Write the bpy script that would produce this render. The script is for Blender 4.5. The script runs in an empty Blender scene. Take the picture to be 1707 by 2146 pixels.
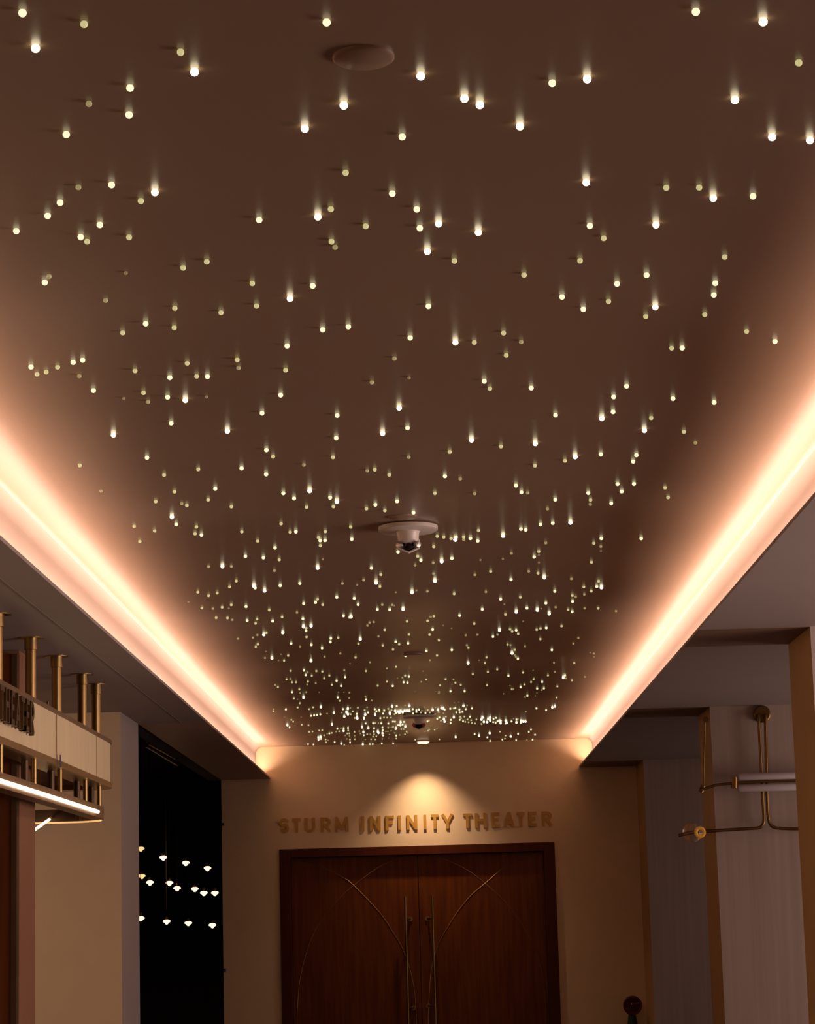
import bpy, bmesh, math, random
from mathutils import Vector, Matrix
from mathutils.bvhtree import BVHTree

# ------------------------------------------------------------------ camera
W, HH = 1707, 2146
F = 4938.0                       # focal length in pixels of the 1707x2146 frame
CX, CY = W/2, HH/2
CAMZ = 1.55
ydir = Vector((60.0, -867.0, -F)).normalized()          # world +Y seen from the camera (x right, y up, z back)
zt = Vector((-753.0, 28073.0, -F))
zdir = (zt - zt.dot(ydir)*ydir).normalized()            # world up
xdir = ydir.cross(zdir)
R = Matrix((xdir, ydir, zdir))                          # camera space -> world
sc = bpy.context.scene
COL = sc.collection
cd = bpy.data.cameras.new('camera'); cam = bpy.data.objects.new('camera', cd); COL.objects.link(cam)
cam.matrix_world = Matrix.Translation((0, 0, CAMZ)) @ R.to_4x4()
cd.sensor_fit = 'HORIZONTAL'; cd.sensor_width = 36; cd.lens = 36*F/W
cd.clip_start = 0.05; cd.clip_end = 100
sc.camera = cam
O = Vector((0, 0, CAMZ))
def ray(px, py): return (R @ Vector((px-CX, CY-py, -F))).normalized()
def on_y(px, py, Y): d = ray(px, py); return O + d*(Y/d.y)
def on_x(px, py, X): d = ray(px, py); return O + d*(X/d.x)
def on_z(px, py, z): d = ray(px, py); return O + d*((z-CAMZ)/d.z)

# ------------------------------------------------------------------ view, world, light
sc.view_settings.view_transform = 'Standard'; sc.view_settings.look = 'None'
sc.view_settings.gamma = 1; sc.view_settings.use_curve_mapping = False
sc.view_settings.exposure = 0.12
sc.cycles.max_bounces = 8; sc.cycles.diffuse_bounces = 5; sc.cycles.glossy_bounces = 3
sc.cycles.sample_clamp_indirect = 3.0
sc.cycles.use_denoising = True
wd = bpy.data.worlds.new('world'); sc.world = wd; wd.use_nodes = True
WORLD = (0.060, 0.038, 0.028)
wd.node_tree.nodes['Background'].inputs[0].default_value = (*WORLD, 1)
wd.node_tree.nodes['Background'].inputs[1].default_value = 1.0
COVE_W = 80.0                   # watts of each long cove strip
COVE_COL = (1.0, 0.66, 0.51)
WIN_W = 24.0                     # cool light put in at each unseen side window
WIN_COL = (1.0, 0.80, 0.74)
def area(name, loc, direction, sx, sy, power, color, spread=180, parent=None):
    l = bpy.data.lights.new(name, 'AREA'); l.shape = 'RECTANGLE'; l.size = sx; l.size_y = sy
    l.energy = power; l.color = color; l.spread = math.radians(spread)
    o = bpy.data.objects.new(name, l); COL.objects.link(o)
    o.location = loc; o.rotation_euler = Vector(direction).to_track_quat('-Z', 'Y').to_euler()
    if parent: o.parent = parent
    return o

# ------------------------------------------------------------------ heights (world z) and depths (world y)
ZC = CAMZ + 1.300                # star ceiling
ZS = CAMZ + 1.0715               # left soffit
ZR = CAMZ + 1.0932               # right soffit
YE = 17.0                        # end wall
XL, XR = -1.1615, 1.058          # cove lips at the end wall
KR = 0.0021                      # the right cove runs slightly askew
def xr(y): return XR + KR*(y-17.0)
WL, WR = -1.515, 1.466           # corridor wall lines
PIERS = ((9.0, 9.57), (12.37, 12.92), (16.40, YE))
TR = 0.10                        # cove trough width

# ------------------------------------------------------------------ materials
def mat(name, color, rough=0.6, metal=0.0, emit=None, strength=0.0, noise=0.0, scale=6.0, stretch=(1,1,1), bump=0.0, coat=0.0, spec=0.5, nosample=False, color2=None):
    m = bpy.data.materials.new(name); m.use_nodes = True
    nt = m.node_tree; b = nt.nodes['Principled BSDF']
    b.inputs['Base Color'].default_value = (*color, 1); b.inputs['Roughness'].default_value = rough
    b.inputs['Metallic'].default_value = metal; b.inputs['Specular IOR Level'].default_value = spec
    b.inputs['Coat Weight'].default_value = coat
    if emit: b.inputs['Emission Color'].default_value = (*emit, 1); b.inputs['Emission Strength'].default_value = strength
    if noise or bump or color2:
        tc = nt.nodes.new('ShaderNodeTexCoord'); mp = nt.nodes.new('ShaderNodeMapping'); nz = nt.nodes.new('ShaderNodeTexNoise')
        mp.inputs['Scale'].default_value = stretch; nz.inputs['Scale'].default_value = scale; nz.inputs['Detail'].default_value = 5
        nt.links.new(tc.outputs['Object'], mp.inputs[0]); nt.links.new(mp.outputs[0], nz.inputs['Vector'])
        if noise or color2:
            r = nt.nodes.new('ShaderNodeValToRGB'); nt.links.new(nz.outputs['Fac'], r.inputs[0])
            c2 = color2 or tuple(min(1, c*(1+noise)) for c in color); c1 = color if color2 else tuple(c*(1-noise) for c in color)
            r.color_ramp.elements[0].position = 0.3; r.color_ramp.elements[1].position = 0.7
            r.color_ramp.elements[0].color = (*c1, 1); r.color_ramp.elements[1].color = (*c2, 1)
            nt.links.new(r.outputs[0], b.inputs['Base Color'])
        if bump:
            bp = nt.nodes.new('ShaderNodeBump'); bp.inputs['Strength'].default_value = bump; bp.inputs['Distance'].default_value = 0.002
            nt.links.new(nz.outputs['Fac'], bp.inputs['Height']); nt.links.new(bp.outputs[0], b.inputs['Normal'])
    if nosample: m.cycles.emission_sampling = 'NONE'
    return m
M = {}
M['star_ceiling'] = mat('star_ceiling_paint', (0.29, 0.19, 0.125), 0.33, noise=0.03, scale=2, spec=0.5)
M['fascia'] = mat('fascia_paint', (0.26, 0.195, 0.16), 0.7, noise=0.06, scale=1.2)
M['soffit'] = mat('soffit_paint', (0.30, 0.235, 0.21), 0.6, noise=0.03, scale=3)
M['gap'] = mat('shadow_gap', (0.22, 0.17, 0.15), 0.7, noise=0.03)
M['soffit_far'] = mat('soffit_far_paint', (0.36, 0.22, 0.17), 0.5, noise=0.03, scale=3)
M['wall'] = mat('wall_paint', (0.85, 0.65, 0.40), 0.8, noise=0.02, scale=8, bump=0.05)
M['tan'] = mat('tan_plaster', (0.50, 0.31, 0.12), 0.7, noise=0.05, scale=5)
M['band'] = mat('brown_band', (0.16, 0.085, 0.045), 0.6, noise=0.04, scale=5)
M['linen'] = mat('linen_wallpaper', (0.36, 0.265, 0.215), 0.85, noise=0.10, scale=30, stretch=(1, 1, 0.03), bump=0.3)
M['floor'] = mat('carpet', (0.10, 0.05, 0.035), 0.95, noise=0.3, scale=20)
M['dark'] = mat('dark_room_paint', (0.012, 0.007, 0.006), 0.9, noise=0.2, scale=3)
M['wood'] = mat('mahogany', (0.095, 0.017, 0.0008), 0.42, scale=9, stretch=(4, 4, 0.25), color2=(0.165, 0.042, 0.002), spec=0.25)
M['wood_frame'] = mat('mahogany_frame', (0.065, 0.010, 0.001), 0.45, scale=9, stretch=(4, 4, 0.3), color2=(0.09, 0.015, 0.002), spec=0.25)
M['portal'] = mat('walnut_portal', (0.09, 0.018, 0.002), 0.45, scale=8, stretch=(4, 4, 0.2), color2=(0.14, 0.034, 0.004), spec=0.25)
M['brass'] = mat('brass', (0.34, 0.22, 0.085), 0.33, 1.0, noise=0.05, scale=15)
M['inlay'] = mat('brass_inlay', (0.50, 0.27, 0.10), 0.42, 1.0, noise=0.1, scale=15)
M['gold'] = mat('gold_letter', (0.55, 0.30, 0.055), 0.42, 0.1, noise=0.05, scale=12)
M['bronze'] = mat('dark_bronze', (0.09, 0.045, 0.018), 0.45, 0.6, noise=0.1, scale=12)
M['seam'] = mat('band_seam_shade', (0.40, 0.30, 0.17), 0.7, noise=0.05)
M['old_brass'] = mat('old_brass', (0.20, 0.11, 0.04), 0.38, 1.0, noise=0.05, scale=15)
M['rim'] = mat('brown_metal_rim', (0.20, 0.115, 0.06), 0.45, 0.5, noise=0.08, scale=10)
M['shade'] = mat('marquee_fabric', (0.66, 0.50, 0.29), 0.7, noise=0.06, scale=4, stretch=(1, 3, 1))
M['white'] = mat('white_plastic', (0.62, 0.53, 0.46), 0.35, noise=0.02, scale=5)
M['black'] = mat('black_plastic', (0.01, 0.008, 0.008), 0.15, coat=0.5, noise=0.1)
M['red_trim'] = mat('red_lens_ring', (0.35, 0.02, 0.02), 0.3, noise=0.1)
M['steel'] = mat('satin_steel', (0.55, 0.5, 0.47), 0.3, 1.0, noise=0.05)
M['opal'] = mat('opal_glass', (0.62, 0.55, 0.56), 0.25, noise=0.02, scale=5)
M['amber'] = mat('amber_glass', (0.75, 0.36, 0.06), 0.2, noise=0.1, emit=(1.0, 0.45, 0.08), strength=0.08)
M['red'] = mat('red_paint', (0.10, 0.008, 0.012), 0.4, noise=0.1)
M['green'] = mat('green_paint', (0.008, 0.045, 0.008), 0.4, noise=0.1)
M['blue'] = mat('blue_tape', (0.02, 0.05, 0.12), 0.6, noise=0.1)
M['led'] = mat('led_tube', (0.9, 0.8, 0.6), 0.4, emit=(1.0, 0.74, 0.46), strength=3.2)
M['led_dim'] = mat('led_tube_side', (0.9, 0.7, 0.4), 0.4, emit=(1.0, 0.50, 0.17), strength=0.85)
M['down'] = mat('downlight_lens', (0.9, 0.8, 0.6), 0.4, emit=(1.0, 0.72, 0.48), strength=1.6)
M['bulb'] = mat('warm_bulb', (0.9, 0.7, 0.5), 0.4, emit=(1.0, 0.62, 0.28), strength=3.0, nosample=True)
M['bulb_dim'] = mat('warm_bulb_dim', (0.9, 0.7, 0.5), 0.4, emit=(1.0, 0.60, 0.25), strength=1.1, nosample=True)
M['window'] = mat('dusk_window', (0.05, 0.05, 0.05), 0.1, emit=(1.0, 0.8, 0.7), strength=0.12, noise=0.01)
SE = [((0.60, 0.45, 0.20), 0.20), ((0.78, 0.66, 0.28), 0.30), ((0.90, 0.82, 0.38), 0.55), ((1.0, 0.90, 0.55), 1.05), ((1.0, 0.86, 0.55), 4.0)]
SM = [mat('star_point', (0.3, 0.25, 0.15), 0.5, emit=c, strength=s, nosample=True, noise=0.01) for c, s in SE]
# clear glass of the sconce globe
g = bpy.data.materials.new('clear_glass'); g.use_nodes = True
gb = g.node_tree.nodes['Principled BSDF']; gb.inputs['Base Color'].default_value = (1, 0.82, 0.6, 1)
gb.inputs['Transmission Weight'].default_value = 0.9; gb.inputs['Roughness'].default_value = 0.08; gb.inputs['IOR'].default_value = 1.2
M['glass'] = g

# ------------------------------------------------------------------ helpers
def obj(name, bm, m, parent=None, smooth=False, bevel=0.0):
    me = bpy.data.meshes.new(name)
    bmesh.ops.recalc_face_normals(bm, faces=bm.faces)
    bm.to_mesh(me); bm.free()
    for x in (m if isinstance(m, (list, tuple)) else [m]): me.materials.append(x)
    if smooth:
        for p in me.polygons: p.use_smooth = True
        try: me.set_sharp_from_angle(angle=math.radians(40))
        except Exception: pass
    o = bpy.data.objects.new(name, me); COL.objects.link(o)
    if parent: o.parent = parent; o.matrix_parent_inverse = Matrix.Translation(parent.location).inverted()
    if bevel:
        b = o.modifiers.new('bevel', 'BEVEL'); b.width = bevel; b.segments = 2; b.limit_method = 'ANGLE'
    return o
def struct(name, bm, m, parent=None, **k):
    o = obj(name, bm, m, parent, **k)
    if not parent: o['kind'] = 'structure'
    return o
def tag(o, label, cat, group=None):
    o['label'] = label; o['category'] = cat
    if group: o['group'] = group
    return o
def thing(name, loc, label, cat, group=None):
    o = bpy.data.objects.new(name, None); COL.objects.link(o); o.location = loc; o.empty_display_size = 0.05
    return tag(o, label, cat, group)
def box(bm, x0, x1, y0, y1, z0, z1, mi=0):
    v = [bm.verts.new(p) for p in ((x0,y0,z0),(x1,y0,z0),(x1,y1,z0),(x0,y1,z0),(x0,y0,z1),(x1,y0,z1),(x1,y1,z1),(x0,y1,z1))]
    fs = []
    for f in ((0,3,2,1),(4,5,6,7),(0,1,5,4),(1,2,6,5),(2,3,7,6),(3,0,4,7)):
        q = bm.faces.new([v[i] for i in f]); q.material_index = mi; fs.append(q)
    return fs
def bx(*a):
    bm = bmesh.new(); box(bm, *a); return bm
def lathe(bm, prof, c, axis=(0,0,1), n=32, mi=0):
    q = Vector((0,0,1)).rotation_difference(Vector(axis).normalized()).to_matrix(); c = Vector(c)
    rings = []
    for r, z in prof:
        if r < 1e-6: rings.append([bm.verts.new(c + q @ Vector((0,0,z)))])
        else: rings.append([bm.verts.new(c + q @ Vector((r*math.cos(2*math.pi*i/n), r*math.sin(2*math.pi*i/n), z))) for i in range(n)])
    for a, b in zip(rings, rings[1:]):
        for i in range(n):
            j = (i+1) % n
            if len(a) == 1 and len(b) == 1: continue
            if len(a) == 1: f = bm.faces.new((a[0], b[i], b[j]))
            elif len(b) == 1: f = bm.faces.new((a[i], a[j], b[0]))
            else: f = bm.faces.new((a[i], a[j], b[j], b[i]))
            f.material_index = mi
    for r in (rings[0], rings[-1]):
        if len(r) > 2:
            f = bm.faces.new(r); f.material_index = mi
    return bm
def cyl(bm, a, b, r, n=20, r2=None):
    a, b = Vector(a), Vector(b); return lathe(bm, [(r, 0), (r if r2 is None else r2, (b-a).length)], a, b-a, n)
def tube(bm, pts, r, n=10, prof=None):
    pts = [Vector(p) for p in pts]; prev = None; up = Vector((0,0,1))
    for i, p in enumerate(pts):
        t = (pts[min(i+1, len(pts)-1)] - pts[max(i-1, 0)]).normalized()
        if abs(t.dot(up)) > 0.95: up = Vector((0,1,0))
        u = t.cross(up).normalized(); w = u.cross(t).normalized(); up = w
        if prof: ring = [bm.verts.new(p + u*a + w*b) for a, b in prof]
        else: ring = [bm.verts.new(p + u*r*math.cos(2*math.pi*k/n) + w*r*math.sin(2*math.pi*k/n)) for k in range(n)]
        if prev:
            for k in range(len(ring)):
                j = (k+1) % len(ring); bm.faces.new((prev[k], prev[j], ring[j], ring[k]))
        else: bm.faces.new(ring)
        prev = ring
    bm.faces.new(prev)
    return bm
def spline(P, n=8):
    P = [Vector(p) for p in P]; out = []
    for i in range(len(P)-1):
        p0, p1, p2, p3 = P[max(i-1,0)], P[i], P[i+1], P[min(i+2, len(P)-1)]
        for k in range(n):
            t = k/n
            out.append(0.5*((2*p1) + (p2-p0)*t + (2*p0-5*p1+4*p2-p3)*t*t + (3*p1-p0-3*p2+p3)*t**3))
    return out + [P[-1]]

# ------------------------------------------------------------------ setting
struct('floor', bx(-9, 5, -3, 28, -0.1, 0), M['floor'])

# gently uneven ceiling with the star lights
def ceil_z(x, y):
    s = 0.0
    for c, w, a in ((5.2, 0.5, 0.016), (7.6, 0.35, 0.010), (9.5, 0.7, -0.018), (12.2, 0.45, 0.013), (13.7, 0.5, -0.014), (15.2, 0.5, 0.009)):
        s += a*math.exp(-((y-c)/w)**2)
    s += 0.003*math.sin(y*1.9 + 0.35*x) * (1 if y < 15.5 else max(0, (16.6-y)/1.1))
    return ZC + s
# one smooth skin: the flat middle and, on both sides, the rounded cove running down behind the lip
bm = bmesh.new(); ny = 270; y0c, y1c = -1.0, YE
def cove_cols(xl, s, zlow):
    xf, rr = xl+s*TR, 0.05                            # fascia plane and the soft corner radius
    c = [(xf-s*rr+s*rr*math.sin(a), -rr*(1-math.cos(a))) for a in [k*math.pi/16 for k in range(0, 9)]]
    return c + [(xf, -rr-(ZC-zlow-rr)*k/12) for k in range(1, 13)]
left = [(x, dz, 0.0) for x, dz in cove_cols(XL, -1, ZS+0.012)][::-1]
right = [(x, dz, 0.0) for x, dz in cove_cols(XR, 1, ZR+0.012)]
xa_c, xb_c = left[-1][0], right[0][0]
cols = left + [(xa_c+(xb_c-xa_c)*k/12, 0.0, min(1, k/2, (12-k)/2)) for k in range(1, 12)] + right
g_ = []
for x, dz, wgt in cols:
    row = []
    for j in range(ny+1):
        y = y0c+(y1c-y0c)*j/ny; xx = x + (KR*(y-17.0) if x > 0.7 else 0)
        row.append(bm.verts.new((xx, y, ZC+(ceil_z(xx, y)-ZC)*wgt+dz)))
    g_.append(row)
for i in range(len(g_)-1):
    for j in range(ny):
        f = bm.faces.new((g_[i][j], g_[i][j+1], g_[i+1][j+1], g_[i+1][j])); f.material_index = 1 if (i < 18 or i >= len(g_)-19) else 0
bvh = BVHTree.FromBMesh(bm)
struct('ceiling', bm, [M['star_ceiling'], M['fascia']], smooth=True)
def skew(x0, x1, ya, yb, z0, z1):      # box whose x0 (and x1 when None) follows the right cove
    bm = bx(x0, x1, ya, yb, z0, z1)
    for v in bm.verts:
        if v.co.x < 1.3: v.co.x += KR*(v.co.y-17.0)
    return bm
# side soffits; the underside of each trough belongs to them
struct('ceiling_left', bx(-3.6, XL, -1, 12.21, ZS, ZS+0.012), M['soffit'])
struct('ceiling_left_far', bx(WL, XL, 12.21, YE, ZS, ZS+0.012), M['soffit_far'])
struct('ceiling_right', skew(XR, 4.6, -1, YE, ZR, ZR+0.012), M['soffit'])
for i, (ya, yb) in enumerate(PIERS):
    struct('trim_%d' % (3+i), skew(XR+0.001, WR, ya, yb, ZR-0.002, ZR+0.001), M['band'])  # thin dark brown strip just under the right soffit at each pier
# shadow gap line along the left soffit
struct('trim_6', bx(XL-0.135, XL-0.128, -1, 12.2, ZS-0.0015, ZS+0.001), M['gap'])

# end wall around the double door
DL, DR = on_y(585, 1780, YE), on_y(1161, 1765, YE)
dx0, dx1, dzt = DL.x, DR.x, (DL.z+DR.z)/2
bm = bmesh.new()
box(bm, WL, dx0, YE, YE+0.15, 0, ZC+0.06); box(bm, dx1, WR+0.02, YE, YE+0.15, 0, ZC+0.06); box(bm, dx0, dx1, YE, YE+0.15, dzt, ZC+0.06)
box(bm, dx0, dx1, YE+0.12, YE+0.15, 0, dzt)
bm.verts.ensure_lookup_table(); bmesh.ops.remove_doubles(bm, verts=bm.verts, dist=1e-5)
struct('wall_back', bm, M['wall'])

# right-hand piers: linen front, tan plaster side towards the corridor
for i, (ya, yb) in enumerate(PIERS):
    bm = bmesh.new(); box(bm, WR, 4.6, ya, yb, 0, ZR)
    for f in bm.faces:
        f.normal_update(); f.material_index = 1 if f.calc_center_median().x < WR+0.01 else 0
    struct('wall_right' if i == 0 else 'wall_right.%03d' % i, bm, [M['linen'], M['tan']])
# outer right wall; unseen windows put in for the cool light from the bays
bm = bmesh.new(); spans = [(-1, 9.05), (9.62, 12.36), (12.95, 16.3)]
wins = []
for ya, yb in ((1.5, 8.2), (9.95, 12.05), (13.3, 15.95)): wins.append((ya, yb))
edges = [-1] + [v for w in wins for v in w] + [YE]
for k in range(0, len(edges), 2): box(bm, 4.6, 4.75, edges[k], edges[k+1], 0, ZR)
for ya, yb in wins: box(bm, 4.6, 4.75, ya, yb, 0, 0.6); box(bm, 4.6, 4.75, ya, yb, 2.45, ZR)
struct('wall_side', bm, M['linen'])
for k, (ya, yb) in enumerate(wins):
    wf = (1.9, 1.15, 0.30)[k]
    o = struct('window_%d' % (k+1), bx(4.66, 4.68, ya, yb, 0.6, 2.45), M['window'])
    bm = bmesh.new(); n = 3
    for q in range(n+1):
        yy = ya + (yb-ya)*q/n; box(bm, 4.62, 4.70, yy-0.025, yy+0.025, 0.6, 2.45)
    box(bm, 4.62, 4.70, ya, yb, 0.6, 0.66); box(bm, 4.62, 4.70, ya, yb, 2.39, 2.45)
    obj('window_frame', bm, M['bronze'], o)
    area('window_light', (4.58, (ya+yb)/2, 1.5), (-1, -0.1, 0.0), yb-ya, 1.7, WIN_W*wf*(yb-ya), WIN_COL, 180, o)

# left-hand walls
bm = bmesh.new(); box(bm, -3.6, WL, 11.52, 12.21, 0, ZS)
for f in bm.faces:
    f.material_index = 1 if f.calc_center_median().x > WL-0.01 else 0
struct('wall_left', bm, [M['wall'], M['soffit']])
struct('wall_left_outer', bx(-3.75, -3.6, -1, 12.21, 0, ZS), M['wall'])
# dark room seen through the opening on the left
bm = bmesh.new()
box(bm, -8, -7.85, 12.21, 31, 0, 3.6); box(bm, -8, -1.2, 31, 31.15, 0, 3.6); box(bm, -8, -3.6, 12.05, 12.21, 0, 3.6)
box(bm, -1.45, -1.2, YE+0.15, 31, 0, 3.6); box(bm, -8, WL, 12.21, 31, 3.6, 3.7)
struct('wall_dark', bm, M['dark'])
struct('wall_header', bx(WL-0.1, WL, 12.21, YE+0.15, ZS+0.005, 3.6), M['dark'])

# ------------------------------------------------------------------ cove light strips (lying in the troughs)
for s, x, lab in ((-1, XL, 'long warm LED strip glowing in the left ceiling cove above the marquee side'), (1, XR, 'long warm LED strip glowing in the right ceiling cove above the sconce side')):
    zq = ZS if s < 0 else ZR
    t = thing('cove_light', (x+s*0.05, 8, zq+0.012), lab, 'cove light', 'LED strips in the two ceiling coves')
    xa, xb = sorted((x+s*0.03, x+s*0.055))
    obj('led_channel', (bx if s < 0 else skew)(xa, xb, -1, YE-0.02, zq+0.012, zq+0.022), M['steel'], t)
    l = area('led_glow', (0, 0, 0.012), (s*0.10, 0, 1), 17.9, 0.02, COVE_W, COVE_COL, 150, t)
    # long side along Y
    zc = Vector((-s*0.10, 0, -1)).normalized(); xa_ = Vector((0, 1, 0)); yc = zc.cross(xa_)
    if s > 0: xa_ = Vector((KR, 1, 0)).normalized()
    l.matrix_local = Matrix.Translation((0 if s < 0 else KR*(8-17), 0, 0.012)) @ Matrix((xa_, yc, zc)).transposed().to_4x4()

# ------------------------------------------------------------------ double door
t = thing('door_1', ((dx0+dx1)/2, YE+0.02, 0), 'mahogany double door with arched brass inlays under the gold theater letters', 'door'); t['kind'] = 'structure'
fw, fh = 0.078, 0.062
bm = bmesh.new()
box(bm, dx0, dx0+fw, YE-0.012, YE+0.11, 0, dzt); box(bm, dx1-fw, dx1, YE-0.012, YE+0.11, 0, dzt); box(bm, dx0+fw, dx1-fw, YE-0.012, YE+0.11, dzt-fh, dzt)
obj('door_frame', bm, M['wood_frame'], t, bevel=0.003)
YD = YE + 0.032
xm = on_y(875, 1800, YD).x
def mirror_z(P): return P
leafL = obj('door_leaf', bx(dx0+fw+0.003, xm-0.0025, YD, YD+0.05, 0.01, dzt-fh-0.004), M['wood'], t)
leafR = obj('door_leaf', bx(xm+0.0025, dx1-fw-0.003, YD, YD+0.05, 0.01, dzt-fh-0.004), M['wood'], t)
A = [(608,1798),(663,1812),(718,1839),(741,1855.5),(794,1911),(824,1955),(843,1988),(857,2026),(867,2070),(871,2112),(872,2146)]
B1 = [(622,2146),(623,2110),(628,2054),(642.5,1993),(660,1950),(683.5,1915),(712,1882),(741,1855.5),(794,1817),(843,1797),(873,1792)]
B2 = [(879,1792),(921,1798),(970.6,1818.6),(1015.7,1851),(1065,1898.6),(1102,1952),(1130.5,2013),(1142,2083),(1145,2146)]
Cc = [(1140,1784),(1073,1806),(1016,1851),(983,1880),(954,1917),(925.5,1964),(911,1999),(903,2034),(899,2080),(897,2124),(897,2146)]
for P, lf in ((A, leafL), (B1, leafL), (B2, leafR), (Cc, leafR)):
    pts = [on_y(x, y, YD) for x, y in P]
    if pts[0].z < pts[-1].z: pts.reverse()
    zb = pts[-1].z; low = [Vector((p.x, p.y, 2*zb-p.z)) for p in pts[-2::-1] if 2*zb-p.z > 0.05]
    pts = spline(pts + low, 6)
    obj('brass_inlay', tube(bmesh.new(), [p + Vector((0, -0.0008, 0)) for p in pts], 0.0024, 6), M['inlay'], lf)
for lf, top, bot, mts in ((leafL, (848.5,1879), (857,2146), ((859.5,1926),(866.5,2112))), (leafR, (905,1876.5), (912.5,2146), ((895,1925),(897,2108)))):
    h0 = on_y(*top, YD-0.075); h1 = on_y(*bot, YD-0.075); d = (h1-h0)
    bm = cyl(bmesh.new(), h0, (h0.x, h0.y, 0.45), 0.0078, 16)
    for mt in mts:
        q = on_y(*mt, YD); cyl(bm, (h0.x, h0.y, q.z), q, 0.007, 10); lathe(bm, [(0.017,0),(0.017,0.006)], (q.x, q.y-0.006, q.z), (0,1,0), 18)
    obj('handle', bm, M['brass'], lf, smooth=True)
for (x, y), lf in (((606,1871), leafL), ((610,2120), leafL), ((1148,1857), leafR), ((1157,2105), leafR)):
    q = on_y(x, y, YD-0.012); bm = bmesh.new(); hh = 0.064
    for k in range(5): lathe(bm, [(0.0085, 0), (0.0085, hh*2/5-0.003)], (q.x, q.y, q.z-hh+k*hh*2/5), (0,0,1), 12)
    obj('hinge', bm, M['brass'], lf)

# ------------------------------------------------------------------ letters
def glyph(ch, w, h, s):
    """strokes of a letter as a list of centre lines (closed flag False) in a w x h box with stroke s"""
    k = s/2
    def arc(cx, cy, rx, ry, a0, a1, n=14):
        return [(cx+rx*math.cos(math.radians(a0+(a1-a0)*i/n)), cy+ry*math.sin(math.radians(a0+(a1-a0)*i/n))) for i in range(n+1)]
    if ch == 'I': return [[(w/2,0),(w/2,h)]]
    if ch == 'T': return [[(w/2,0),(w/2,h)], [(0,h-k),(w,h-k)]]
    if ch == 'F': return [[(k,0),(k,h)], [(0,h-k),(w,h-k)], [(0,h*0.50),(w*0.86,h*0.50)]]
    if ch == 'E': return [[(k,0),(k,h)], [(0,h-k),(w,h-k)], [(0,h*0.52),(w*0.88,h*0.52)], [(0,k),(w,k)]]
    if ch == 'H': return [[(k,0),(k,h)], [(w-k,0),(w-k,h)], [(k,h*0.52),(w-k,h*0.52)]]
    if ch == 'N': return [[(k,0),(k,h)], [(w-k,0),(w-k,h)], [(k,h-k*0.6),(w-k,k*0.6)]]
    if ch == 'M': return [[(k,0),(k*1.5,h)], [(w-k,0),(w-k*1.5,h)], [(k*1.5,h-k*0.5),(w/2,h*0.12)], [(w-k*1.5,h-k*0.5),(w/2,h*0.12)]]
    if ch == 'A': return [[(k,0),(w/2,h)], [(w-k,0),(w/2,h)], [(w*0.22,h*0.28),(w*0.78,h*0.28)]]
    if ch == 'Y': return [[(w/2,0),(w/2,h*0.45)], [(w/2,h*0.42),(k*0.8,h)], [(w/2,h*0.42),(w-k*0.8,h)]]
    if ch == 'U':
        r = w/2-k; return [[(k,h)]+arc(w/2, r+k, r, r, 180, 360)+[(w-k,h)]]
    if ch == 'R':
        r = h*0.27-k*0.5; cy = h-k-r
        return [[(k,0),(k,h)], [(k,h-k),(w*0.45,h-k)]+arc(w*0.45, cy, w*0.55-k, r, 90, -90)+[(k,cy-r)], [(w*0.48,cy-r),(w-k*0.6,0)]]
    if ch == 'S':
        r1 = h*0.25-k*0.4; r2 = h*0.27-k*0.4; c1 = h-k-r1; c2 = k+r2
        return [arc(w/2, c1, w/2-k, r1, 28, 250, 16)[:-1] + arc(w/2, c2, w/2-k, r2, 78, -152, 16)]
def letter_mesh(ch, w, h, s, depth):
    """letter in local x (width), z (height), y (depth, 0..depth)"""
    bm = bmesh.new()
    for q_, P in enumerate(glyph(ch, w, h, s)):
        P = [Vector(p) for p in P]; L, Rr = [], []; f0 = 0.0004*q_
        for i, p in enumerate(P):
            t = (P[min(i+1,len(P)-1)]-P[max(i-1,0)]).normalized(); n = Vector((-t.y, t.x))*s/2
            L.append(p+n); Rr.append(p-n)
        prev = None
        for a, b in zip(L, Rr):
            ring = [bm.verts.new(q) for q in ((a.x,f0,a.y),(b.x,f0,b.y),(b.x,depth,b.y),(a.x,depth,a.y))]
            if prev:
                for k in range(4): bm.faces.new((prev[k], prev[(k+1)%4], ring[(k+1)%4], ring[k]))
            else: bm.faces.new(ring)
            prev = ring
        bm.faces.new(prev)
    return bm
ordn = ['first','second','third','fourth','fifth','sixth','seventh','eighth']
words = [('STURM', [('S',585.5,605.5),('T',612.5,630),('U',638.5,660.2),('R',671.8,693),('M',700.5,730.5)]),
         ('INFINITY', [('I',757.2,763.7),('N',775,797.7),('F',808,825.5),('I',834,840),('N',852,874.5),('I',887.2,893.4),('T',903,919),('Y',925.2,949.8)]),
         ('THEATER', [('T',970.5,988),('H',995,1018.8),('E',1030.4,1046.8),('A',1055.5,1078.5),('T',1083.3,1099.6),('E',1107.8,1124.2),('R',1135.2,1157)])]
STD = 0.0
for wd_, L in words:
    for i, (ch, xa, xb) in enumerate(L):
        ymid = 1746.3 - (xa-585)*0.0268
        a = on_y(xa, ymid, YE-STD-0.012); b = on_y(xb, ymid-(xb-xa)*0.0268, YE-STD-0.012)
        base = (on_y(585.5,1746.0,YE-STD).z + on_y(1157,1731,YE-STD).z)/2
        o = obj('sign_letter', letter_mesh(ch, b.x-a.x, 0.104, 0.0205, 0.009), M['gold'])
        o.location = (a.x, YE-0.009, base)
        tag(o, 'gold letter %s, %s letter of the word %s on the end wall' % (ch, ordn[i], wd_), 'letter', 'gold letters over the double door')

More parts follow.
